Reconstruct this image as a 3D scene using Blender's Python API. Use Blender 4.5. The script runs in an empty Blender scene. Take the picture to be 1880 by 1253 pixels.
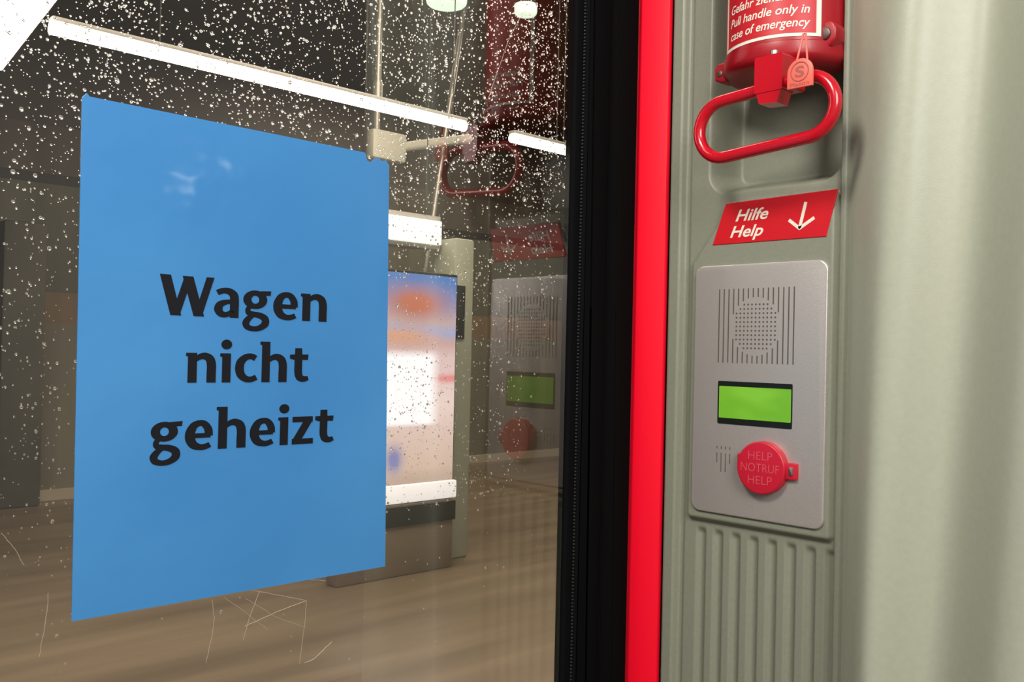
import bpy, bmesh, math, random
import numpy as np
from mathutils import Matrix, Vector, noise
random.seed(7); np.random.seed(7)
scene=bpy.context.scene
COL=scene.collection
try:
    scene.view_settings.view_transform='Standard'
except Exception: pass
G=0.555; P=0.685; CZ=1.5; K=1.013
# local frames: u along the surface, v up, w out of the surface towards the passenger side
FP=Matrix(((0,0,-K,P*K),(-K,0,0,G*K),(0,K,0,CZ),(0,0,0,1)))      # panel wall, u measured from the corner
FG=Matrix(((1,0,0,0),(0,0,-1,G),(0,1,0,CZ),(0,0,0,1)))       # window plane, u = world x
I4=Matrix.Identity(4)
def T(u,v,w=0): return Matrix.Translation((u,v,w))

# ---------------------------------------------------------------- materials
def mat(name,color,rough=0.5,metal=0.0,var=0.0,scale=40,bump=0.0,bscale=200,emit=None,estr=0,coat=0.0,spec=0.5,crough=0.12):
    m=bpy.data.materials.new(name); m.use_nodes=True
    nt=m.node_tree; b=nt.nodes['Principled BSDF']
    c=tuple(color)+(1,)
    b.inputs['Base Color'].default_value=c
    b.inputs['Roughness'].default_value=rough
    b.inputs['Metallic'].default_value=metal
    b.inputs['Coat Weight'].default_value=coat
    b.inputs['Coat Roughness'].default_value=crough
    b.inputs['Specular IOR Level'].default_value=spec
    if emit:
        b.inputs['Emission Color'].default_value=tuple(emit)+(1,)
        b.inputs['Emission Strength'].default_value=estr
    tc=nt.nodes.new('ShaderNodeTexCoord')
    if var>0:
        n=nt.nodes.new('ShaderNodeTexNoise'); n.inputs['Scale'].default_value=scale; n.inputs['Detail'].default_value=5
        r=nt.nodes.new('ShaderNodeValToRGB')
        r.color_ramp.elements[0].position=0.3; r.color_ramp.elements[1].position=0.7
        r.color_ramp.elements[0].color=tuple(x*(1-var) for x in color)+(1,)
        r.color_ramp.elements[1].color=tuple(min(1,x*(1+var)) for x in color)+(1,)
        nt.links.new(tc.outputs['Object'],n.inputs['Vector']); nt.links.new(n.outputs[0],r.inputs[0]); nt.links.new(r.outputs[0],b.inputs['Base Color'])
    if bump>0:
        n=nt.nodes.new('ShaderNodeTexNoise'); n.inputs['Scale'].default_value=bscale; n.inputs['Detail'].default_value=4
        bp=nt.nodes.new('ShaderNodeBump'); bp.inputs['Strength'].default_value=bump; bp.inputs['Distance'].default_value=0.002
        nt.links.new(tc.outputs['Object'],n.inputs['Vector']); nt.links.new(n.outputs[0],bp.inputs['Height']); nt.links.new(bp.outputs[0],b.inputs['Normal'])
    return m
M_panel=mat('panel_paint',(0.240,0.246,0.19),0.40,var=0.04,scale=300,bump=0.08,bscale=900)
M_column=mat('column_paint',(0.40,0.41,0.325),0.42,var=0.03,scale=200,bump=0.06,bscale=900)
M_red=mat('strip_red',(1.0,0.0,0.022),0.5)
M_black=mat('rubber_black',(0.006,0.006,0.0065),1.0,bump=0.1,bscale=300,spec=0.0)
M_tooth=mat('rubber_tooth',(0.028,0.028,0.026),0.7)
M_gap=mat('dark_gap',(0.004,0.004,0.004),1.0,spec=0.0)
M_enamel=mat('red_enamel',(0.52,0.004,0.016),0.22,coat=0.4)
M_housing=mat('red_housing',(0.34,0.003,0.012),0.38,coat=0.1)
M_label=mat('label_red',(0.52,0.008,0.018),0.45)
M_cream=mat('cream_print',(0.85,0.78,0.66),0.5)
M_help=mat('help_red',(0.62,0.008,0.016),0.35)
M_tag=mat('tag_salmon',(0.88,0.15,0.11),0.4)
M_tagprint=mat('tag_print',(0.38,0.10,0.08),0.5)
M_steel=mat('steel',(0.50,0.47,0.45),0.35,metal=1.0)
M_screw=mat('dark_screw',(0.16,0.11,0.10),0.4,metal=0.8)
M_plate=mat('plate_metal',(0.56,0.515,0.49),0.34,metal=0.5,var=0.04,scale=900,bump=0.12,bscale=1500)
M_hole=mat('hole_dark',(0.09,0.078,0.06),0.7)
M_lcdframe=mat('lcd_frame',(0.008,0.010,0.008),0.35)
M_button=mat('button_red',(0.54,0.010,0.032),0.35)
M_btntext=mat('button_print',(0.68,0.09,0.115),0.5)
M_ink=mat('ink_black',(0.006,0.006,0.010),0.5,spec=0.3)
M_scr=mat('scratch_white',(0.42,0.35,0.28),0.6)
M_lamp=mat('lamp_white',(1,1,1),0.5,emit=(1,0.90,0.76),estr=14)
M_disc=mat('round_glow',(1,1,1),0.5,emit=(0.75,1,0.8),estr=1.0)
M_hous=mat('lamp_housing',(0.5,0.48,0.44),0.5)
M_rod=mat('dark_rod',(0.05,0.045,0.04),0.5)
M_pole=mat('pole_metal',(0.50,0.46,0.40),0.35,metal=0.6)
M_clamp=mat('clamp_pale',(0.62,0.60,0.50),0.5)
M_pillar=mat('pillar_pale',(0.42,0.44,0.34),0.5,var=0.05,scale=3)
M_dark=mat('display_dark',(0.02,0.018,0.015),0.5)
M_ceil=mat('station_ceiling',(0.085,0.062,0.047),0.8,var=0.3,scale=1.5)
M_base=mat('baseboard_pale',(0.46,0.40,0.30),0.5)

def sheet_material():
    m=bpy.data.materials.new('sheet_blue'); m.use_nodes=True; nt=m.node_tree; b=nt.nodes['Principled BSDF']
    tc=nt.nodes.new('ShaderNodeTexCoord'); n=nt.nodes.new('ShaderNodeTexNoise'); n.inputs['Scale'].default_value=7; n.inputs['Detail'].default_value=1
    nt.links.new(tc.outputs['Object'],n.inputs['Vector'])
    r=nt.nodes.new('ShaderNodeValToRGB'); r.color_ramp.elements[0].position=0.3; r.color_ramp.elements[1].position=0.7
    r.color_ramp.elements[0].color=(0.042,0.235,0.58,1); r.color_ramp.elements[1].color=(0.060,0.28,0.64,1)
    nt.links.new(n.outputs[0],r.inputs[0]); nt.links.new(r.outputs[0],b.inputs['Base Color'])
    bp=nt.nodes.new('ShaderNodeBump'); bp.inputs['Strength'].default_value=0.5; bp.inputs['Distance'].default_value=0.002
    n2=nt.nodes.new('ShaderNodeTexNoise'); n2.inputs['Scale'].default_value=14; n2.inputs['Detail'].default_value=3
    nt.links.new(tc.outputs['Object'],n2.inputs['Vector']); nt.links.new(n2.outputs[0],bp.inputs['Height'])
    nt.links.new(bp.outputs[0],b.inputs['Normal']); nt.links.new(bp.outputs[0],b.inputs['Coat Normal'])
    b.inputs['Roughness'].default_value=0.42; b.inputs['Coat Weight'].default_value=0.3; b.inputs['Coat Roughness'].default_value=0.07
    return m
M_blue=sheet_material()
def lcd_material():
    m=bpy.data.materials.new('lcd_green'); m.use_nodes=True; nt=m.node_tree; b=nt.nodes['Principled BSDF']
    tc=nt.nodes.new('ShaderNodeTexCoord'); n=nt.nodes.new('ShaderNodeTexNoise'); n.inputs['Scale'].default_value=1.5; n.inputs['Detail'].default_value=1
    nt.links.new(tc.outputs['Generated'],n.inputs['Vector'])
    r=nt.nodes.new('ShaderNodeValToRGB'); r.color_ramp.elements[0].position=0.35; r.color_ramp.elements[1].position=0.65
    r.color_ramp.elements[0].color=(0.10,0.30,0.012,1); r.color_ramp.elements[1].color=(0.17,0.42,0.03,1)
    nt.links.new(n.outputs[0],r.inputs[0]); nt.links.new(r.outputs[0],b.inputs['Emission Color']); b.inputs['Emission Strength'].default_value=0.72
    b.inputs['Base Color'].default_value=(0.10,0.25,0.02,1); b.inputs['Roughness'].default_value=0.3
    return m
M_lcd=lcd_material()
def floor_material():
    m=bpy.data.materials.new('platform_floor'); m.use_nodes=True; nt=m.node_tree; b=nt.nodes['Principled BSDF']
    tc=nt.nodes.new('ShaderNodeTexCoord'); mp=nt.nodes.new('ShaderNodeMapping'); mp.inputs['Scale'].default_value=(0.35,3.6,1); mp.inputs['Rotation'].default_value=(0,0,math.radians(4))
    n=nt.nodes.new('ShaderNodeTexNoise'); n.inputs['Scale'].default_value=1.3; n.inputs['Detail'].default_value=6
    nt.links.new(tc.outputs['Object'],mp.inputs[0]); nt.links.new(mp.outputs[0],n.inputs['Vector'])
    r=nt.nodes.new('ShaderNodeValToRGB'); r.color_ramp.elements[0].position=0.28; r.color_ramp.elements[1].position=0.74
    r.color_ramp.elements[0].color=(0.135,0.098,0.062,1); r.color_ramp.elements[1].color=(0.255,0.192,0.125,1)
    nt.links.new(n.outputs[0],r.inputs[0]); nt.links.new(r.outputs[0],b.inputs['Base Color']); b.inputs['Roughness'].default_value=0.36
    return m
M_floor=floor_material()
def wall_material():
    m=bpy.data.materials.new('station_wall'); m.use_nodes=True; nt=m.node_tree; b=nt.nodes['Principled BSDF']
    tc=nt.nodes.new('ShaderNodeTexCoord'); sp=nt.nodes.new('ShaderNodeSeparateXYZ'); nt.links.new(tc.outputs['Object'],sp.inputs[0])
    r=nt.nodes.new('ShaderNodeValToRGB'); r.color_ramp.interpolation='CONSTANT'
    mr=nt.nodes.new('ShaderNodeMapRange'); mr.inputs[1].default_value=0; mr.inputs[2].default_value=5
    nt.links.new(sp.outputs[2],mr.inputs[0]); nt.links.new(mr.outputs[0],r.inputs[0])
    el=r.color_ramp.elements
    el[0].position=0; el[0].color=(0.30,0.27,0.19,1)
    el[1].position=0.33; el[1].color=(0.34,0.23,0.13,1)
    for p,c in ((0.39,(0.18,0.17,0.12,1)),(0.59,(0.04,0.036,0.03,1)),(0.61,(0.14,0.115,0.09,1)),(0.70,(0.10,0.078,0.06,1))):
        e=el.new(p); e.color=c
    mp=nt.nodes.new('ShaderNodeMapping'); mp.inputs['Scale'].default_value=(1.3,1,0.15)
    n=nt.nodes.new('ShaderNodeTexNoise'); n.inputs['Scale'].default_value=2.2; n.inputs['Detail'].default_value=3
    nt.links.new(tc.outputs['Object'],mp.inputs[0]); nt.links.new(mp.outputs[0],n.inputs['Vector'])
    mx=nt.nodes.new('ShaderNodeMix'); mx.data_type='RGBA'; mx.blend_type='MULTIPLY'; mx.inputs[0].default_value=0.8
    nt.links.new(r.outputs[0],mx.inputs[6]); nt.links.new(n.outputs[0],mx.inputs[7]); nt.links.new(mx.outputs[2],b.inputs['Base Color'])
    b.inputs['Roughness'].default_value=0.5
    return m
M_wall=wall_material()

def glass_material():
    m=bpy.data.materials.new('window_glass'); m.use_nodes=True; nt=m.node_tree; nt.nodes.clear()
    o=nt.nodes.new('ShaderNodeOutputMaterial'); mx=nt.nodes.new('ShaderNodeMixShader'); mx.inputs[0].default_value=0.145
    t=nt.nodes.new('ShaderNodeBsdfTransparent'); t.inputs[0].default_value=(0.95,0.94,0.90,1)
    g=nt.nodes.new('ShaderNodeBsdfGlossy'); g.inputs['Roughness'].default_value=0.015
    nt.links.new(t.outputs[0],mx.inputs[1]); nt.links.new(g.outputs[0],mx.inputs[2]); nt.links.new(mx.outputs[0],o.inputs[0])
    m2=bpy.data.materials.new('window_glass_inner'); m2.use_nodes=True; nt=m2.node_tree; nt.nodes.clear()
    o=nt.nodes.new('ShaderNodeOutputMaterial'); t=nt.nodes.new('ShaderNodeBsdfTransparent'); nt.links.new(t.outputs[0],o.inputs[0])
    return m,m2
M_glass,M_glass2=glass_material()
def drop_material():
    m=bpy.data.materials.new('rain_water'); m.use_nodes=True; nt=m.node_tree; nt.nodes.clear()
    o=nt.nodes.new('ShaderNodeOutputMaterial'); mx=nt.nodes.new('ShaderNodeMixShader'); mx.inputs[0].default_value=0.12
    g=nt.nodes.new('ShaderNodeBsdfGlass'); g.inputs['IOR'].default_value=1.33; g.inputs['Roughness'].default_value=0.10
    t=nt.nodes.new('ShaderNodeBsdfTranslucent'); t.inputs[0].default_value=(1,0.96,0.9,1)
    nt.links.new(g.outputs[0],mx.inputs[1]); nt.links.new(t.outputs[0],mx.inputs[2]); nt.links.new(mx.outputs[0],o.inputs[0])
    return m
M_drop=drop_material()
def screen_material():
    m=bpy.data.materials.new('display_picture'); m.use_nodes=True; nt=m.node_tree; b=nt.nodes['Principled BSDF']
    tc=nt.nodes.new('ShaderNodeTexCoord'); sp=nt.nodes.new('ShaderNodeSeparateXYZ'); nt.links.new(tc.outputs['Generated'],sp.inputs[0])
    n=nt.nodes.new('ShaderNodeTexNoise'); n.inputs['Scale'].default_value=4; nt.links.new(tc.outputs['Generated'],n.inputs['Vector'])
    ma=nt.nodes.new('ShaderNodeMath'); ma.operation='MULTIPLY_ADD'; ma.inputs[1].default_value=0.05
    nt.links.new(n.outputs[0],ma.inputs[0]); nt.links.new(sp.outputs[2],ma.inputs[2])
    r=nt.nodes.new('ShaderNodeValToRGB'); el=r.color_ramp.elements
    el[0].position=0.0; el[0].color=(0.40,0.29,0.23,1); el[1].position=0.10; el[1].color=(0.62,0.45,0.36,1)
    for p,c in ((0.27,(0.70,0.52,0.46,1)),(0.40,(0.80,0.62,0.58,1)),(0.56,(0.72,0.52,0.50,1)),(0.63,(0.70,0.50,0.50,1)),(0.70,(0.55,0.34,0.32,1)),(0.75,(0.32,0.36,0.6,1)),(0.80,(0.5,0.36,0.36,1)),(0.90,(0.20,0.24,0.46,1)),(1.0,(0.05,0.17,0.46,1))):
        e=el.new(p); e.color=c
    nt.links.new(ma.outputs[0],r.inputs[0])
    def blob(cx,cz,sx,sz,col,prev):
        mp=nt.nodes.new('ShaderNodeMapping'); mp.vector_type='POINT'; mp.inputs['Location'].default_value=(-cx/sx,0,-cz/sz); mp.inputs['Scale'].default_value=(1/sx,0,1/sz)
        nt.links.new(tc.outputs['Generated'],mp.inputs[0])
        g=nt.nodes.new('ShaderNodeTexGradient'); g.gradient_type='QUADRATIC_SPHERE'; nt.links.new(mp.outputs[0],g.inputs[0])
        mul=nt.nodes.new('ShaderNodeMath'); mul.operation='MULTIPLY'; mul.inputs[1].default_value=1.7; mul.use_clamp=True; nt.links.new(g.outputs[0],mul.inputs[0])
        mx=nt.nodes.new('ShaderNodeMix'); mx.data_type='RGBA'; nt.links.new(mul.outputs[0],mx.inputs[0]); nt.links.new(prev,mx.inputs[6]); mx.inputs[7].default_value=col+(1,)
        return mx.outputs[2]
    o=blob(0.62,0.86,0.50,0.15,(0.48,0.13,0.07),r.outputs[0])
    o=blob(0.50,0.70,0.60,0.08,(0.62,0.32,0.22),o)
    o=blob(0.46,0.12,0.14,0.12,(0.22,0.22,0.45),o)
    o=blob(0.95,0.50,0.35,0.04,(0.75,0.25,0.25),o)
    def ramp01(src,a,b_):
        q=nt.nodes.new('ShaderNodeMapRange'); q.inputs[1].default_value=a; q.inputs[2].default_value=b_; nt.links.new(src,q.inputs[0]); return q.outputs[0]
    def mulm(a,b_):
        q=nt.nodes.new('ShaderNodeMath'); q.operation='MULTIPLY'; nt.links.new(a,q.inputs[0]); nt.links.new(b_,q.inputs[1]); return q.outputs[0]
    mk_=mulm(mulm(ramp01(sp.outputs[2],0.27,0.29),ramp01(sp.outputs[2],0.64,0.60)),ramp01(sp.outputs[0],0.86,0.76))
    mx=nt.nodes.new('ShaderNodeMix'); mx.data_type='RGBA'; nt.links.new(mk_,mx.inputs[0]); nt.links.new(o,mx.inputs[6]); mx.inputs[7].default_value=(1,0.97,1,1)
    nt.links.new(mx.outputs[2],b.inputs['Emission Color']); b.inputs['Emission Strength'].default_value=1.2
    b.inputs['Base Color'].default_value=(0.05,0.05,0.05,1)
    return m
M_screen=screen_material()

# ---------------------------------------------------------------- builders
frames={}
def add(name,mesh,mats,frame=I4,parent=None,**props):
    ob=bpy.data.objects.new(name,mesh)
    COL.objects.link(ob)
    if mesh is not None and mats is not None:
        for m in (mats if isinstance(mats,(list,tuple)) else [mats]): mesh.materials.append(m)
    frames[ob.name]=frame
    if parent is None: ob.matrix_world=frame
    else:
        ob.parent=parent
        ob.matrix_basis=frames[parent.name].inverted()@frame
    for k,v in props.items(): ob[k]=v
    return ob
def smooth(me,ang=None):
    me.polygons.foreach_set('use_smooth',[True]*len(me.polygons))
    if ang: 
        try: me.set_sharp_from_angle(angle=math.radians(ang))
        except Exception: pass
def prism(pts,w0,w1,bevel=0,seg=3,name='m'):
    bm=bmesh.new(); vs=[bm.verts.new((x,y,w0)) for x,y in pts]
    f=bm.faces.new(vs); bm.normal_update()
    if f.normal.z>0: f.normal_flip()
    r=bmesh.ops.extrude_face_region(bm,geom=[f])
    for v in r['geom']:
        if isinstance(v,bmesh.types.BMVert): v.co.z=w1
    bmesh.ops.recalc_face_normals(bm,faces=bm.faces)
    if bevel>0:
        es=[e for e in bm.edges if all(abs(v.co.z-w1)<1e-9 for v in e.verts)]
        bmesh.ops.bevel(bm,geom=es,offset=bevel,segments=seg,profile=0.5,affect='EDGES')
    me=bpy.data.meshes.new(name); bm.to_mesh(me); bm.free(); smooth(me,35)
    return me
def rrect(u0,v0,u1,v1,r,n=6):
    pts=[]
    for cx,cy,a in ((u1-r,v1-r,0),(u0+r,v1-r,90),(u0+r,v0+r,180),(u1-r,v0+r,270)):
        for i in range(n+1):
            t=math.radians(a+90*i/n); pts.append((cx+r*math.cos(t),cy+r*math.sin(t)))
    return pts
def circ(cu,cv,r,n=40): return [(cu+r*math.cos(2*math.pi*i/n),cv+r*math.sin(2*math.pi*i/n)) for i in range(n)]
def box(x0,y0,z0,x1,y1,z1,bev=0,name='m'):
    bm=bmesh.new(); bmesh.ops.create_cube(bm,size=1)
    for v in bm.verts: v.co=Vector(((x0+x1)/2+v.co.x*(x1-x0),(y0+y1)/2+v.co.y*(y1-y0),(z0+z1)/2+v.co.z*(z1-z0)))
    if bev>0: bmesh.ops.bevel(bm,geom=list(bm.edges),offset=bev,segments=2,profile=0.5,affect='EDGES')
    me=bpy.data.meshes.new(name); bm.to_mesh(me); bm.free(); smooth(me,35); return me
def tube(path,r,closed=False,n=14,name='m'):
    P_=[Vector(p) for p in path]; N=len(P_); vs=[]; fs=[]
    up=None
    for i,p in enumerate(P_):
        a=P_[(i-1)%N] if (closed or i>0) else p; b=P_[(i+1)%N] if (closed or i<N-1) else p
        t=(b-a).normalized()
        if up is None:
            up=Vector((0,0,1)) if abs(t.z)<0.9 else Vector((1,0,0))
        s=t.cross(up).normalized(); q=s.cross(t).normalized(); up=q
        rr=r[i] if isinstance(r,(list,tuple)) else r
        for k in range(n):
            an=2*math.pi*k/n; vs.append(p+s*math.cos(an)*rr+q*math.sin(an)*rr)
    M=N if closed else N-1
    for i in range(M):
        j=(i+1)%N
        for k in range(n):
            l=(k+1)%n; fs.append((i*n+k,i*n+l,j*n+l,j*n+k))
    if not closed: fs.append(tuple(range(n-1,-1,-1))); fs.append(tuple((N-1)*n+k for k in range(n)))
    me=bpy.data.meshes.new(name); me.from_pydata([tuple(v) for v in vs],[],fs); 
    bm=bmesh.new(); bm.from_mesh(me); bmesh.ops.recalc_face_normals(bm,faces=bm.faces); bm.to_mesh(me); bm.free()
    smooth(me,50); return me
def join(meshes,name='m'):
    bm=bmesh.new()
    for m in meshes: bm.from_mesh(m)
    me=bpy.data.meshes.new(name); bm.to_mesh(me); bm.free(); smooth(me,35); return me
def text_mesh(body,u0,u1,v,height,w=0.0,offset=0.0,shear=0.0):
    """text whose ink spans u0..u1, baseline v, scaled so cap height = height"""
    c=bpy.data.curves.new('txt','FONT'); c.body=body; c.size=1.0; c.offset=offset; c.shear=shear; c.resolution_u=6
    o=bpy.data.objects.new('txt',c); COL.objects.link(o); dg=bpy.context.evaluated_depsgraph_get(); dg.update()
    me=bpy.data.meshes.new_from_object(o.evaluated_get(dg)); bpy.data.objects.remove(o)
    xs=[q.co.x for q in me.vertices]; x0,x1=min(xs),max(xs)
    sy=height/0.73; sx=(u1-u0)/(x1-x0)
    for q in me.vertices: q.co=Vector((u0+(q.co.x-x0)*sx,v+q.co.y*sy,w))
    return me
def grid_mesh(us,vs,Z):
    nu,nv=len(us),len(vs); U,V=np.meshgrid(us,vs)
    co=np.stack([U,V,Z],-1).reshape(-1,3)
    idx=np.arange(nu*nv).reshape(nv,nu)
    f=np.stack([idx[:-1,:-1],idx[:-1,1:],idx[1:,1:],idx[1:,:-1]],-1).reshape(-1,4)
    me=bpy.data.meshes.new('grid'); me.from_pydata(co.tolist(),[],f.tolist()); smooth(me); return me

# ---- bold humanist glyphs drawn as variable-width strokes (millimetres)
def catmull(pts,ws,k=7):
    o=[];n=len(pts)
    for i in range(n-1):
        p0=pts[max(0,i-1)];p1=pts[i];p2=pts[i+1];p3=pts[min(n-1,i+2)]
        for j in range(k):
            t=j/k
            c=[0.5*((2*p1[d])+(-p0[d]+p2[d])*t+(2*p0[d]-5*p1[d]+4*p2[d]-p3[d])*t*t+(-p0[d]+3*p1[d]-3*p2[d]+p3[d])*t**3) for d in (0,1)]
            o.append((c[0],c[1],ws[i]+(ws[i+1]-ws[i])*t))
    o.append((pts[-1][0],pts[-1][1],ws[-1])); return o
def S_(pts,ws): return ('s',pts,ws)
def B_(x0,y0,x1,y1,w): return ('b',x0,y0,x1,y1,w)      # slanted bar with level ends, horizontal width w
def R_(x0,y0,x1,y1): return ('r',x0,y0,x1,y1)
def E_(cx,cy,rx,ry,wx,wy): return ('e',cx,cy,rx,ry,wx,wy)
SPUR=('p',[(0.9,18.4),(0.7,16.6),(2.0,16.0),(4.2,16.0),(4.2,18.4)])
GL={
'n':([R_(1.9,0,6.9,18.4),SPUR,S_([(6.0,14.0),(8.4,16.0),(11.2,16.5),(13.9,14.8),(14.9,11.2),(14.9,6),(14.9,0)],[2.4,3.5,4.3,5.0,5.2,5.2,5.2])],18.9),
'h':([R_(1.9,0,6.9,26.4),('p',[(0.9,26.4),(0.7,24.6),(2.0,24.0),(4.2,24.0),(4.2,26.4)]),S_([(6.0,14.0),(8.4,16.0),(11.2,16.5),(13.9,14.8),(14.9,11.2),(14.9,6),(14.9,0)],[2.4,3.5,4.3,5.0,5.2,5.2,5.2])],18.9),
'i':([R_(2.0,0,7.0,18.4),SPUR,E_(4.4,24.0,1.55,1.55,3.1,3.1)],8.6),
't':([S_([(5.9,22.6),(5.9,14),(5.9,6.4),(7.0,3.0),(9.6,2.0),(12.4,2.7)],[4.4,5.0,5.0,4.8,3.9,2.8]),('p',[(0.4,18.2),(0.4,15.6),(3,14.8),(12.0,14.8),(12.4,18.4),(4,18.4)])],13.2),
'c':([S_([(13.0,15.4),(10.4,16.7),(7.2,16.1),(4.3,13.2),(3.5,9.1),(4.4,4.9),(7.2,2.3),(10.4,1.9),(13.6,3.3)],[3.8,3.7,4.0,4.9,5.3,4.9,4.1,3.7,3.4])],14.8),
'e':([R_(4.2,7.5,14.6,10.4),S_([(13.6,8.6),(13.3,12.6),(11.4,15.8),(8.8,16.7),(5.6,15.2),(3.7,11),(3.7,7),(5.5,3.4),(9.0,1.8),(12,2.1),(14.4,3.2)],[4.4,4.4,4.0,3.6,4.4,5.2,5.3,4.8,3.7,3.5,3.3])],16.8),
'a':([S_([(2.4,15.4),(5.6,16.8),(9.0,16.6),(11.5,14.4),(12.0,10.5),(12.0,5),(12.0,0)],[3.4,3.5,4.1,4.9,5.0,5.0,5.0]),S_([(11.8,10.2),(7.6,9.8),(4.2,8.1),(3.2,5.1),(4.6,2.4),(7.4,1.8),(9.9,3.2),(11.6,5.4)],[2.6,3.0,4.2,4.8,4.1,3.4,2.8,2.6])],16.2),
'g':([E_(7.7,12.3,4.6,4.3,4.7,3.4),('p',[(10.5,18.0),(10.5,15.0),(16.6,15.4),(16.9,18.4)]),S_([(5.2,8.2),(3.6,6.0),(4.0,3.7),(6.8,2.9),(10.6,2.2),(13.5,0.2),(13.6,-3.2),(10.6,-5.8),(6.8,-6.5),(3.4,-5.3),(2.6,-2.6),(4.4,0.4),(6.6,2.2)],[2.6,2.9,3.2,3.5,3.9,4.4,4.4,3.6,3.2,3.7,4.1,3.4,2.6])],17.4),
'z':([R_(1.0,14.7,13.8,18.4),B_(10.8,15.5,3.8,2.6,5.6),R_(0.8,0,14.2,3.7)],15.0),
'W':([B_(3.6,24.5,9.4,0,5.6),B_(9.2,0,15.6,24.3,4.2),B_(15.2,24.3,21.4,0,5.6),B_(20.9,0,27.2,24.5,4.2)],28.6),
}
def word_mesh(body,u0,u1,v0,z):
    vs=[];fs=[];x=0
    def quad(a,b,c,d):
        k=len(vs); vs.extend([a,b,c,d]); fs.append((k,k+1,k+2,k+3))
    for ch in body:
        sts,adv=GL[ch]
        for s in sts:
            if s[0]=='s':
                pl=catmull(s[1],s[2]); L=[];Rr=[]
                for i,(a,b,w) in enumerate(pl):
                    p=pl[max(0,i-1)];q=pl[min(len(pl)-1,i+1)]
                    tx,ty=q[0]-p[0],q[1]-p[1]; l=math.hypot(tx,ty) or 1; nx,ny=-ty/l*w/2,tx/l*w/2
                    L.append((x+a+nx,b+ny));Rr.append((x+a-nx,b-ny))
                for i in range(len(pl)-1): quad(L[i],Rr[i],Rr[i+1],L[i+1])
            elif s[0]=='b':
                _,a,b,c,d,w=s; quad((x+a-w/2,b),(x+a+w/2,b),(x+c+w/2,d),(x+c-w/2,d))
            elif s[0]=='r':
                _,a,b,c,d=s; quad((x+a,b),(x+c,b),(x+c,d),(x+a,d))
            elif s[0]=='p':
                k=len(vs); vs.extend([(x+a,b) for a,b in s[1]]); fs.append(tuple(range(k,k+len(s[1]))))
            elif s[0]=='e':
                _,cx,cy,rx,ry,wx,wy=s; n=36
                for i in range(n):
                    q=[]
                    for an,sg in ((i,1),(i+1,1),(i+1,-1),(i,-1)):
                        t=2*math.pi*an/n; q.append((x+cx+(rx+sg*wx/2)*math.cos(t),cy+(ry+sg*wy/2)*math.sin(t)))
                    quad(*q)
        x+=adv
    x0=min(p[0] for p in vs);x1=max(p[0] for p in vs); sc=(u1-u0)/(x1-x0)
    co=[(u0+(a-x0)*sc,v0+b/1000,z+0.0000004*(i//4%50)) for i,(a,b) in enumerate(vs)]
    me=bpy.data.meshes.new('word'); me.from_pydata(co,[],fs)
    bm=bmesh.new(); bm.from_mesh(me)
    for f in bm.faces:
        f.normal_update()
        if f.normal.z<0: f.normal_flip()
    bm.to_mesh(me); bm.free()
    return me

# ---------------------------------------------------------------- moulded wall panel
def sm(a,b,x):
    t=np.clip((x-a)/(b-a),0,1); return t*t*(3-2*t)
def rr_sdf(S,H,s0,h0,s1,h1,r):
    cx,cy=(s0+s1)/2,(h0+h1)/2; dx=np.abs(S-cx)-(s1-s0)/2+r; dy=np.abs(H-cy)-(h1-h0)/2+r
    return np.sqrt(np.maximum(dx,0)**2+np.maximum(dy,0)**2)+np.minimum(np.maximum(dx,dy),0)-r
us=np.arange(42,214.1,1.0); hs=np.arange(-700,480,1.4)
S,H=np.meshgrid(us,hs); D=np.zeros_like(S)
D+=4.5*(sm(43,46,S)-sm(55,58.5,S)); D-=2.0*(sm(57,59,S)-sm(62,65,S))
rec=rr_sdf(S,H,82,138,207,600,20); D-=34*sm(0,13,-rec)
pad=rr_sdf(S,H,68,-143,205,131,6); ch=((S-73)*(-31)+(H-86)*24)/39.2; pad=np.maximum(pad,ch)
padm=sm(0,4.5,-pad); D+=6*padm
fl=np.zeros_like(S)
for i in range(8):
    c=82+17.0*i; dd=np.abs(S-c); end=1-sm(-154,-147,H)
    fl+=np.clip(1-(dd/4.8)**2,0,1)**0.7*end
D-=3.6*fl*(1-padm)
D+=5*(sm(204,207,S)-0.7*sm(210,213,S))
me=grid_mesh(us/1000,hs/1000,D/1000)
add('wall_right',me,M_panel,FP,kind='structure',label='grey-green moulded plastic wall panel with recess and flutes')
prof=[(209,-4),(213,3),(219,9),(230,19),(243,31),(254,37),(266,34),(282,19),(296,9),(308,10),(322,20),(337,32),(350,40),(366,41),(390,25),(440,0)]
ps=np.array([p[0] for p in prof],float); pd=np.array([p[1] for p in prof],float)
uu=np.arange(209,430,1.5); vv=np.linspace(-0.9,0.6,60); Z=[]
k=np.hanning(17); k/=k.sum()
for v in vv:
    sh=60*(v-0.03)*np.clip((uu-225)/45,0,1)     # the fold leans outwards with height
    dd=np.interp(uu-sh,ps,pd); pad_=np.pad(dd,8,mode='edge'); Z.append(np.convolve(pad_,k,'valid'))
add('trim_1',grid_mesh(uu/1000,vv,np.array(Z)/1000),M_column,FP,kind='structure',label='pale grey rounded door pillar cover')
add('trim_2',prism(rrect(0.004,-1.4,0.0395,0.8,0.0008,2),-0.001,0.004,0.0008,2),M_red,FP,kind='structure',label='bright red painted vertical door edge strip')
add('trim_3',prism(rrect(-0.002,-1.4,0.046,0.8,0.001,2),-0.012,-0.002),M_gap,FP,kind='structure',label='dark gap behind the red door strip')

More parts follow.
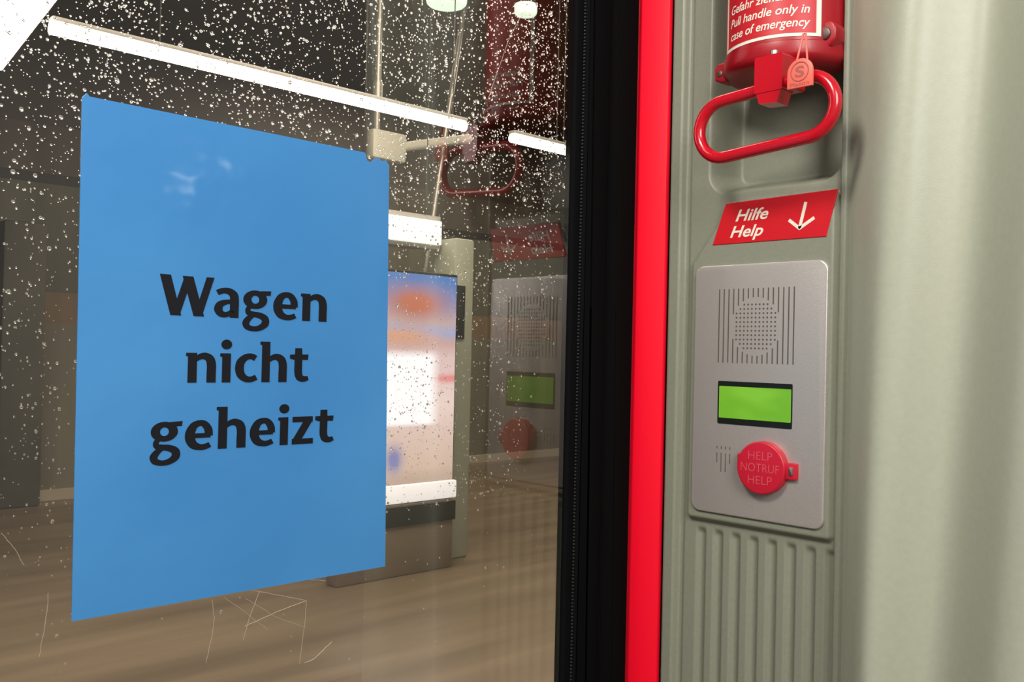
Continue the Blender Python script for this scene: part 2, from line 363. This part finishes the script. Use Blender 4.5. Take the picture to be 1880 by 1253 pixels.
# ---------------------------------------------------------------- door with window
def mk(u0,v0,u1,v1,w0,w1,b=0.003): return prism(rrect(u0,v0,u1,v1,0.002,2),w0,w1,b,3)
door=join([mk(-0.62,-1.48,-0.50,0.8,-0.03,0.012),mk(-0.50,-1.48,0.60,-0.68,-0.03,0.012),mk(-0.50,0.62,0.60,0.8,-0.03,0.012),
           mk(0.5985,-1.48,0.609,0.8,-0.007,0.003,0.002),mk(0.608,-1.48,0.645,0.8,-0.0072,0.0055,0.0055),mk(0.644,-1.48,0.685,0.8,-0.0074,0.003,0.003)])
d=add('door_1',door,M_black,FG,kind='structure',label='black rubber-edged train door frame')
tv=[];tf=[]
for i in range(420):
    v=-0.62+i*0.003; b=len(tv); u0,u1=0.6078,0.6088; w_=0.003
    tv+=[(u0,v,w_),(u1,v,w_),(u1,v+0.0013,w_),(u0,v+0.0013,w_),(u0+.0002,v+.0002,w_+.0015),(u1-.0002,v+.0002,w_+.0015),(u1-.0002,v+.0011,w_+.0015),(u0+.0002,v+.0011,w_+.0015)]
    tf+=[(b+4,b+5,b+6,b+7),(b,b+1,b+5,b+4),(b+1,b+2,b+6,b+5),(b+2,b+3,b+7,b+6),(b+3,b,b+4,b+7)]
me=bpy.data.meshes.new('teeth'); me.from_pydata(tv,[],tf)
add('seal_teeth',me,M_tooth,FG,d,kind='stuff')
gm=box(-0.505,-0.69,-0.006,0.600,0.63,0.0)
win=add('window_1',gm,[M_glass2,M_glass],FG,kind='structure',label='rain-speckled scratched train door window pane')
for p in gm.polygons:
    p.material_index=1 if p.normal.z>0.9 else 0
    p.use_smooth=False
scr=[[(277,-160),(279,-172),(277,-186),(274,-199)],[(296,-156),(318,-163),(345,-172),(322,-176),(300,-181)],[(300,-163),(322,-179),(345,-190)],
     [(345,-172),(344,-190),(341,-214)],[(345,-214),(352,-213),(366,-204)],[(155,-104),(161,-112),(167,-123)],[(180,-140),(179,-155),(176,-175)],
     [(310,-160),(303,-176),(299,-190)],[(330,-156),(345,-158),(360,-161)],
     [(500,200),(520,250),(548,300)],[(285,-160),(300,-172),(316,-186)]]
ms=[]
for s in scr:
    pts=[]
    for a,b in zip(s[:-1],s[1:]):
        for i in range(6):
            t=i/6; pts.append(((a[0]+(b[0]-a[0])*t+random.uniform(-.25,.25))/1000,(a[1]+(b[1]-a[1])*t+random.uniform(-.25,.25))/1000,0.0001))
    pts.append((s[-1][0]/1000,s[-1][1]/1000,0.0001))
    ms.append(tube(pts,0.00016,n=5))
add('glass_scratches',join(ms),M_scr,FG,win,kind='stuff',label='pale thin scratches in the glass')

# ---------------------------------------------------------------- rain drops
bm=bmesh.new(); bmesh.ops.create_icosphere(bm,subdivisions=2,radius=1)
bmesh.ops.delete(bm,geom=[v for v in bm.verts if v.co.z>0.05],context='VERTS')
tvv=np.array([tuple(v.co) for v in bm.verts]); bm.verts.index_update(); tff=np.array([[v.index for v in f.verts] for f in bm.faces]); bm.free()
drops=[]
tries=0
while len(drops)<12500 and tries<500000:
    tries+=1
    u=random.uniform(0.12,0.598); v=random.uniform(-0.26,0.35)
    if 0.194<u<0.402 and -0.155<v<0.134: continue
    dens=0.06+0.94*min(1,max(0,(v-0.0)/0.15))
    if u<0.2: dens=max(dens,min(0.6,0.16+0.6*max(0,(v+0.12)/0.25)))
    if 0.40<u<0.55 and v>-0.12: dens=max(dens,0.65 if u<0.48 else 0.35)
    if v<-0.13: dens*=0.4
    nz=noise.noise(Vector((u*22,v*14,0)))*0.5+0.5; nz2=noise.noise(Vector((u*70,v*55,3)))*0.5+0.5
    dens*=0.25+1.4*max(0,nz-0.2)*(0.35+1.1*nz2)
    if u>0.55 and v<0.12: dens*=0.6
    if random.random()>dens: continue
    r=min(0.0016,max(0.00022,random.lognormvariate(math.log(0.00044),0.45)))
    if v<0.05: r*=0.8
    drops.append((u,v,r))
n=len(drops); A=np.array(drops); nv=len(tvv)
el=1+np.abs(np.random.randn(n))*0.15; asp=0.95+np.random.rand(n)*0.15; sk=np.random.randn(n)*0.1-0.05
X=tvv[None,:,0]*A[:,2,None]*asp[:,None]; Y=tvv[None,:,1]*A[:,2,None]*el[:,None]; Zz=tvv[None,:,2]*A[:,2,None]*0.75
X=X+Y*sk[:,None]
co=np.stack([X+A[:,0,None],Y+A[:,1,None],Zz-0.0059],-1).reshape(-1,3)
ff=(tff[None]+ (np.arange(n)*nv)[:,None,None]).reshape(-1,3)
me=bpy.data.meshes.new('drops'); me.from_pydata(co.tolist(),[],ff.tolist()); smooth(me)
add('raindrops',me,M_drop,FG,kind='stuff',label='small raindrops scattered over the outside of the window',category='raindrops')

# ---------------------------------------------------------------- blue sheet
pts=[(0.1925,-0.1582),(0.4095,-0.158),(0.4045,0.1325),(0.4015,0.1352),(0.3975,0.1342),(0.3955,0.1362),(0.3915,0.1350),(0.389,0.1318),(0.3855,0.1325),(0.3835,0.1380),(0.1945,0.1393),(0.1930,0.1410),(0.1905,0.1380)]
root=add('paper_sign',None,None,FG@T(0.3,-0.158,0.0005),label='blue paper notice with bold black German lettering taped to window',category='sign')
add('sheet',prism(pts,0.0003,0.0008),M_blue,FG,root)
for body,a,b,v in (("Wagen",0.2378,0.3550,0.0170),("nicht",0.2553,0.3420,-0.0240),("geheizt",0.2345,0.3630,-0.0657)):
    add('lettering',word_mesh(body,a,b,v,0.0010),M_ink,FG,root)

# ---------------------------------------------------------------- help sign
root=add('help_sign',None,None,FP@T(0.15,0.094,0.006),label='red slanted help sign with white lettering and arrow',category='sign')
add('sign_plate',prism([(0.092,0.094),(0.196,0.094),(0.205,0.130),(0.1045,0.1285)],0.0055,0.0068,0.0004,1),M_help,FP,root)
add('lettering',text_mesh("Hilfe",0.1145,0.1455,0.1125,0.0098,0.0070,0.018,0.36),M_cream,FP,root)
add('lettering',text_mesh("Help",0.1095,0.1410,0.0992,0.0098,0.0070,0.018,0.36),M_cream,FP,root)
def seg(a,b,w,z=0.0070):
    a=Vector(a);b=Vector(b);t=(b-a).normalized();n_=Vector((-t.y,t.x))*w/2
    return prism([tuple(a+n_),tuple(a-n_),tuple(b-n_),tuple(b+n_)],z-0.0002,z)
add('arrow',join([seg((0.1785,0.1225),(0.1735,0.1025),0.0026),seg((0.1640,0.1095),(0.1738,0.1018),0.0026),seg((0.1860,0.1095),(0.1728,0.1018),0.0026)]),M_cream,FP,root)

# ---------------------------------------------------------------- intercom
root=add('emergency_intercom',None,None,FP@T(0.1375,-0.133,0.006),label='brushed silver intercom plate with speaker, green screen and red button',category='intercom')
add('face_plate',prism(rrect(0.0765,-0.1330,0.1990,0.0763,0.0085,8),0.004,0.0085,0.0012,3),M_plate,FP,root)
ms=[]; w=0.0086
cu,cv,cr=0.1365,0.0245,0.0215
for i in range(16):
    u=0.1015+i*(0.0695/15)
    segs=[(-0.006,0.056)]
    du=abs(u-cu)
    if du<cr+0.001:
        hh=math.sqrt(max(0,(cr+0.0015)**2-du*du)); segs=[(-0.006,cv-hh-0.001),(cv+hh+0.001,0.056)]
    for a,b in segs:
        if b-a>0.002: ms.append(prism(rrect(u-0.00055,a,u+0.00055,b,0.0005,3),w-0.0001,w))
for i in range(-7,8):
    for j in range(-7,8):
        x=i*0.0036;y=j*0.0036
        if x*x+y*y<cr*cr*0.97: ms.append(prism(circ(cu+x,cv+y,0.00085,10),w-0.0001,w))
add('speaker_grille',join(ms),M_hole,FP,root,label='perforated speaker grille',kind='stuff')
ms=[]
for i in range(4):
    u=0.1020+i*0.0042
    ms.append(prism(rrect(u-.0004,-0.0785,u+.0004,-0.0760,.0003,2),w-.0001,w))
    ms.append(prism(rrect(u-.0004,(-0.0975 if i in(1,2) else -0.0900),u+.0004,-0.0815,.0003,2),w-.0001,w))
add('microphone_slots',join(ms),M_hole,FP,root,kind='stuff')
scrn=add('display',prism(rrect(0.1020,-0.0570,0.1712,-0.0213,0.001,2),0.0080,0.0089),M_lcdframe,FP,root,label='black framed green display')
add('screen',prism(rrect(0.1035,-0.0520,0.1702,-0.0255,0.0006,2),0.0086,0.0092),M_lcd,FP,scrn,label='glowing green screen')
BT=FP@T(0.148,-0.0895,0.0085)@Matrix.Rotation(math.radians(3),4,'Y')
btn=add('call_button',prism(circ(0,0,0.0212,56),0,0.0085,0.0016,4),M_button,BT,root,label='round red button cover')
add('hinge',prism(rrect(0.0195,-0.0070,0.0295,0.0060,0.001,2),0,0.0055,0.001,2),M_button,BT,btn)
add('latch',prism(rrect(-0.0225,-0.002,-0.0195,0.010,0.001,2),0,0.0055,0.001,2),M_button,BT,btn)
add('hinge_pin',prism(rrect(0.0235,-0.0035,0.0270,0.0030,0.0004,2),0.004,0.0068,0.0005,2),M_steel,BT,btn,label='small silver hinge pin')
for body,a,b,v in (("HELP",-0.0105,0.0105,0.0065),("NOTRUF",-0.0170,0.0165,-0.0032),("HELP",-0.0105,0.0105,-0.0130)):
    add('lettering',text_mesh(body,a,b,v,0.0072,0.0087,-0.014),M_btntext,BT,btn)

# ---------------------------------------------------------------- emergency brake handle
FH=FP@T(0,0,0.005)
root=add('emergency_brake_handle',None,None,FH@T(0.162,0.155,0.0),label='glossy red emergency pull handle with housing and looped grip',category='emergency handle')
EC,EA,EW0,EB=0.1545,0.051,-0.012,0.052
def ell(phi,off=0.0,sc=1.0):
    a=math.radians(phi); return (EC+(EA*sc+off)*math.sin(a),EW0+(EB*sc+off)*math.cos(a))
def loft(levels,phis,cap=True):
    vs=[];fs=[];n=len(phis)
    for h,sc in levels:
        for p in phis:
            s,w_=ell(p,0,sc); vs.append((s,h,w_))
    for i in range(len(levels)-1):
        for j in range(n-1): fs.append((i*n+j,i*n+j+1,(i+1)*n+j+1,(i+1)*n+j))
    fs.append(tuple(range(n))); fs.append(tuple((len(levels)-1)*n+j for j in range(n)))
    me=bpy.data.meshes.new('loft'); me.from_pydata(vs,[],fs)
    bm=bmesh.new(); bm.from_mesh(me); bmesh.ops.recalc_face_normals(bm,faces=bm.faces); bm.to_mesh(me); bm.free(); smooth(me,40); return me
phis=list(np.linspace(-95,95,49))
add('housing',loft([(0.42,1.0),(0.236,1.0)],phis),M_housing,FH,root)
add('flange',join([loft([(0.2430,1.0),(0.2420,1.035),(0.2330,1.045),(0.2300,1.02),(0.2270,0.93),(0.2250,0.80)],phis),
   prism([(0.1035,0.2440),(0.0995,0.2390),(0.1005,0.2300),(0.1070,0.2270),(0.125,0.2270),(0.125,0.2440)],0.004,0.016,0.002,3),
   prism([(0.2060,0.2550),(0.2075,0.2510),(0.2070,0.2430),(0.2030,0.2380),(0.185,0.2360),(0.185,0.2580),(0.2030,0.2580)],-0.006,0.014,0.002,3)]),M_housing,FH,root)
add('screw',prism(circ(0.1985,0.2480,0.0050,28),0.013,0.0158,0.001,3),M_screw,FH,root,label='dark steel screw head')
add('screw',prism(circ(0.1055,0.2350,0.0028,24),0.0150,0.0166,0.0006,2),M_screw,FH,root,label='dark steel screw head')
def curved(phi0,phi1,h0,h1,off,n=40):
    vs=[];fs=[]
    for i in range(n+1):
        s,w_=ell(phi0+(phi1-phi0)*i/n,off); vs+=[(s,h0,w_),(s,h1,w_)]
    for i in range(n): fs.append((2*i,2*i+2,2*i+3,2*i+1))
    me=bpy.data.meshes.new('c'); me.from_pydata(vs,[],fs); smooth(me); return me
lab=add('instruction_label',curved(-44,56,0.2455,0.415,0.0003),M_cream,FH,root,label='red label with cream border and lettering')
add('label_field',curved(-39,51.5,0.2480,0.413,0.0005),M_label,FH,lab)
for body,a,b,v in (("Gefahr ziehen",-32,26,0.2735),("Pull handle only in",-32,45,0.2630),("case of emergency",-32,45,0.2527)):
    tm=text_mesh(body,a,b,v,0.0070,0,0.010,0.0)
    for q in tm.vertices:
        x=q.co.x+(q.co.y-v)*0.22*1100; s,w_=ell(x,0.0008); q.co=Vector((s,q.co.y,w_))
    add('lettering',tm,M_cream,FH,lab)
path=[]
def arc(cx,cy,r,a0,a1,n=18):
    for i in range(n+1):
        a=math.radians(a0+(a1-a0)*i/n); path.append((cx+r*math.cos(a),cy+r*math.sin(a),0))
arc(0.2045,0.1835,0.0225,90,-90); arc(0.1330,0.1785,0.0225,270,90)
path2=[]
for i,p in enumerate(path):
    q=path[(i+1)%len(path)]; dst=(Vector(q)-Vector(p)).length; k=max(1,int(dst/0.004))
    for j in range(k): path2.append(tuple(Vector(p).lerp(Vector(q),j/k)))
add('grip',tube(path2,0.0048,True,18),M_enamel,FH@T(0,0,0.050),root,label='glossy red oval loop')
add('handle_block',join([prism(rrect(0.1650,0.1985,0.1885,0.2260,0.0015,3),0.041,0.058,0.0015,3),
    prism([(0.1665,0.1990),(0.1690,0.1905),(0.1840,0.1895),(0.1875,0.1990)],0.042,0.0575,0.0015,2),
    prism(rrect(0.1690,0.2050,0.1850,0.2290,0.002,3),0.018,0.043,0.002,2)]),M_enamel,FH,root)
add('bolt',tube([(0.1765,0.2250,0.049),(0.1765,0.2310,0.049)],0.0032,n=16),M_steel,FH,root,label='small steel bolt')
TG=FH@T(0.2085,0.1935,0.0665)
tp=[(-0.0100,0),(0.0100,0),(0.0100,0.0115)]
for i in range(1,12):
    a=math.pi*i/12; tp.append((0.010*math.cos(a),0.0115+0.0095*math.sin(a)))
tp.append((-0.0100,0.0115))
tag=add('seal_tag',prism(tp,0,0.0016,0.0004,2),M_tag,TG,root,label='salmon plastic tamper seal')
add('tag_loop',tube([(-0.004,0.018,0),(-0.001,0.029,0),(-0.001,0.040,-0.004),(0.001,0.040,-0.004),(0.004,0.029,0),(0.005,0.018,0)],0.0008,n=8),M_tag,TG,tag)
ringm=tube([(0.0068*math.cos(2*math.pi*i/30),0.0115+0.0068*math.sin(2*math.pi*i/30),0.0016) for i in range(30)],0.0005,True,6)
add('tag_emblem',ringm,M_tagprint,TG,tag)
add('lettering',text_mesh("S",-0.0036,0.0036,0.0078,0.0078,0.0018,0.03),M_tagprint,TG,tag)
add('lettering',text_mesh("Plastin",-0.0075,0.0075,0.0012,0.0030,0.0018,0.0),M_tagprint,TG,tag)

# ---------------------------------------------------------------- outside: station, plus carriage reflections built as objects
add('floor',box(-5,-2.5,-0.1,14,9.6,0.0),M_floor,kind='structure',label='brown station floor')
add('wall_back',box(-5,9.4,0,14,9.6,4.6),M_wall,kind='structure',label='dark station wall with brown stripe')
add('wall_far',box(13.8,0.6,0,14,9.4,4.6),M_wall,kind='structure',label='dark station side wall')
add('wall_near',box(-5,0.6,0,-4.8,9.4,4.6),M_wall,kind='structure',label='dark station side wall')
add('ceiling',box(-5,0.6,4.5,14,9.6,4.6),M_ceil,kind='structure',label='dark station ceiling')
add('baseboard_back',box(-5,9.36,0,14,9.4,0.10),M_base,kind='structure',label='pale skirting along the station wall')
def tube_lamp(x0,x1,y,z,label):
    r=add('tube_lamp',None,None,Matrix.Translation(((x0+x1)/2,y,z)),label=label,category='light',group='tube lamps over the platform')
    add('lamp_tube',tube([(x0,y,z),(x1,y,z)],0.030,n=16),M_lamp,I4,r,label='glowing white tube')
    add('lamp_housing',box(x0,y-0.03,z+0.028,x1,y+0.03,z+0.05,0.005),M_hous,I4,r)
    for xx in (x0+0.5,x1-0.1): add('hanger_rod',tube([(xx,y,z+0.05),(xx,y,4.5)],0.004,n=8),M_rod,I4,r)
tube_lamp(1.40,3.86,4.5,2.905,'long bright white tube lamp hanging over the platform')
tube_lamp(4.27,4.80,4.5,2.905,'short bright white tube lamp hanging over the platform')
LB=Matrix.Translation((1.33,4.1,2.9))@Matrix.Rotation(math.radians(-6.6),4,'Z')
r=add('ceiling_light',None,None,LB,label='broad bright white flat ceiling light',category='light')
add('diffuser',box(-0.7,-0.7,0,-0.03,1.3,0.03,0.004),M_lamp,LB,r)
add('lamp_housing',box(-0.72,-0.72,0.03,-0.01,1.32,0.10,0.004),M_hous,LB,r)
for lx,lz,lr in ((4.10,3.86,0.14),(4.86,3.99,0.085)):  # round reflections in the pane, built as glowing discs beyond it
    LR=Matrix.Translation((lx,5.0,lz)); r=add('round_reflection',None,None,LR,label='small round greenish glowing disc imitating a reflection',category='light',group='round glowing discs imitating reflections')
    add('disc_glow',prism(circ(0,0,lr,32),-0.08,0.0,0.03,3),M_disc,LR@Matrix.Rotation(math.pi,4,'X'),r)
    add('disc_stem',tube([(lx,5,lz+.04),(lx,5,4.5)],0.015,n=10),M_rod,I4,r)

PY=5.6
PO=Matrix.Translation((3.97,PY,0)); r=add('reflected_pole',None,None,PO,label='slim pale metal pole with clamp bracket, imitating a reflected grab pole',category='pole')  # reflection of a carriage grab pole, built as a solid pole outside
add('pole',tube([(3.97,PY,0),(3.97,PY,4.5)],0.022,n=16),M_pole,I4,r)
add('collar',tube([(3.97,PY,3.24),(3.97,PY,3.42)],0.034,n=16),M_pole,I4,r)
add('clamp',box(3.90,PY-0.06,2.86,4.20,PY+0.03,3.07,0.02),M_clamp,I4,r)
add('arm',tube([(4.18,PY-.02,2.98),(4.82,PY-.04,3.15)],0.036,n=12),M_clamp,I4,r)
r=add('reflected_handrail',tube([(4.19,PY+.1,0),(4.90,PY+.1,4.5)],0.020,n=14),M_pole,I4,label='thin pale slanted metal bar imitating a reflected handrail',category='strut')  # reflected carriage handrail, built as a solid bar outside

PL=Matrix.Translation((4.46,5.2,0)); r=add('reflected_pillar',None,None,PL,label='pale green-grey pillar with small pictogram plate, imitating a carriage reflection',category='pillar')  # part of the carriage interior's reflection, built as a solid pillar
add('shaft',box(4.36,5.15,0,4.54,5.4,2.30,0.015),M_pillar,I4,r)
add('pictogram_plate',box(4.36,5.135,1.58,4.45,5.149,1.96,0.003),M_dark,I4,r,label='small dark pictogram plate')
LX=Matrix.Translation((3.85,5.3,2.2)); r=add('reflected_band',None,None,LX,label='white glowing box imitating a carriage reflection above the display',category='reflection')  # added glowing box in place of the bright band reflected from the carriage
M_rband=mat('reflected_band_face',(0.9,0.9,0.85),0.5,emit=(1,0.97,0.88),estr=0.9)
add('box_face',box(3.60,5.26,2.25,4.32,5.30,2.42,0.005),M_rband,I4,r)
add('box_body',box(3.58,5.30,2.22,4.34,5.42,2.46,0.005),M_hous,I4,r)
for xx in (3.7,4.25): add('hanger_rod',tube([(xx,5.36,2.44),(xx,5.36,4.5)],0.004,n=8),M_rod,I4,r)
DS=Matrix.Translation((3.85,5.0,0)); r=add('advertising_display',None,None,DS,label='backlit white advertising display on a dark base',category='display')
add('screen',box(3.30,4.985,0.60,4.24,5.0,2.00,0.004),M_screen,I4,r,label='glowing white picture screen')
add('frame',box(3.27,5.0,0.47,4.26,5.10,2.02,0.01),M_dark,I4,r)
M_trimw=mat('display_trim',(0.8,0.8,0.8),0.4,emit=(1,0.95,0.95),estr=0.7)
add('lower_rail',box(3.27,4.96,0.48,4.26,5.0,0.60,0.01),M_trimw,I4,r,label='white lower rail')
add('base',box(3.30,4.97,0.0,4.24,5.09,0.47,0.01),mat('display_base',(0.24,0.18,0.13),0.5),I4,r)
add('base_band',box(3.29,4.955,0.33,4.25,4.97,0.46,0.004),M_dark,I4,r)
pm=mat('pier',(0.085,0.08,0.06),0.6,var=0.2,scale=2)
add('wall_pier',box(2.50,9.1,0,2.86,9.36,2.56,0.02),pm,I4,label='dark grey-green cabinet pier against the station wall',category='pier')

# ---------------------------------------------------------------- lights
def area(name,loc,target,size,power,color,sy=None):
    l=bpy.data.lights.new(name,'AREA'); l.energy=power; l.size=size; l.color=color
    if sy: l.shape='RECTANGLE'; l.size_y=sy
    o=bpy.data.objects.new(name,l); COL.objects.link(o); o.location=loc
    o.rotation_euler=(Vector(target)-Vector(loc)).to_track_quat('-Z','Y').to_euler(); return o
area('carriage_lamp',(-0.35,0.30,2.35),(0.68,0.38,1.5),0.28,12,(1,0.96,0.87),0.28)
area('carriage_lamp_rear',(-0.3,-0.9,2.2),(0.4,0.45,1.5),0.7,22,(1,0.97,0.91),0.7)
area('sheet_glare_light',(1.95,-3.1,2.28),(0.25,0.55,1.6),0.14,0.5,(1,0.97,0.92),0.07)  # unseen lamp added to throw a glare spot onto the blue sheet
area('platform_fill',(3.0,3.2,4.3),(3.0,3.8,0),3.0,130,(1,0.86,0.70),2.0)  # added area light without a fixture, brightens the platform floor
area('platform_fill_far',(6.5,7,4.3),(6.5,7.5,0),3.0,130,(1,0.86,0.70),2.0)  # second added area light, brightens the far side of the platform
area('drop_backlight',(0.9,1.6,3.4),(0.45,0.56,1.6),0.6,70,(1,0.93,0.82),0.6)  # unseen lamp added outside to make the raindrops sparkle from behind
w=bpy.data.worlds.new('w'); scene.world=w; w.use_nodes=True
w.node_tree.nodes['Background'].inputs[0].default_value=(0.95,0.92,0.85,1); w.node_tree.nodes['Background'].inputs[1].default_value=0.24

# ---------------------------------------------------------------- camera
cd=bpy.data.cameras.new('camera'); cd.sensor_width=36; cd.lens=1731/1880*36; cd.clip_start=0.02
cam=bpy.data.objects.new('camera',cd); COL.objects.link(cam)
R=Matrix.Rotation(math.radians(-43.8),4,'Z')@Matrix.Rotation(math.pi/2+math.radians(0.6),4,'X')@Matrix.Rotation(math.radians(1.29),4,'Z')
cam.matrix_world=Matrix.Translation((0,0,1.5))@R
scene.camera=cam
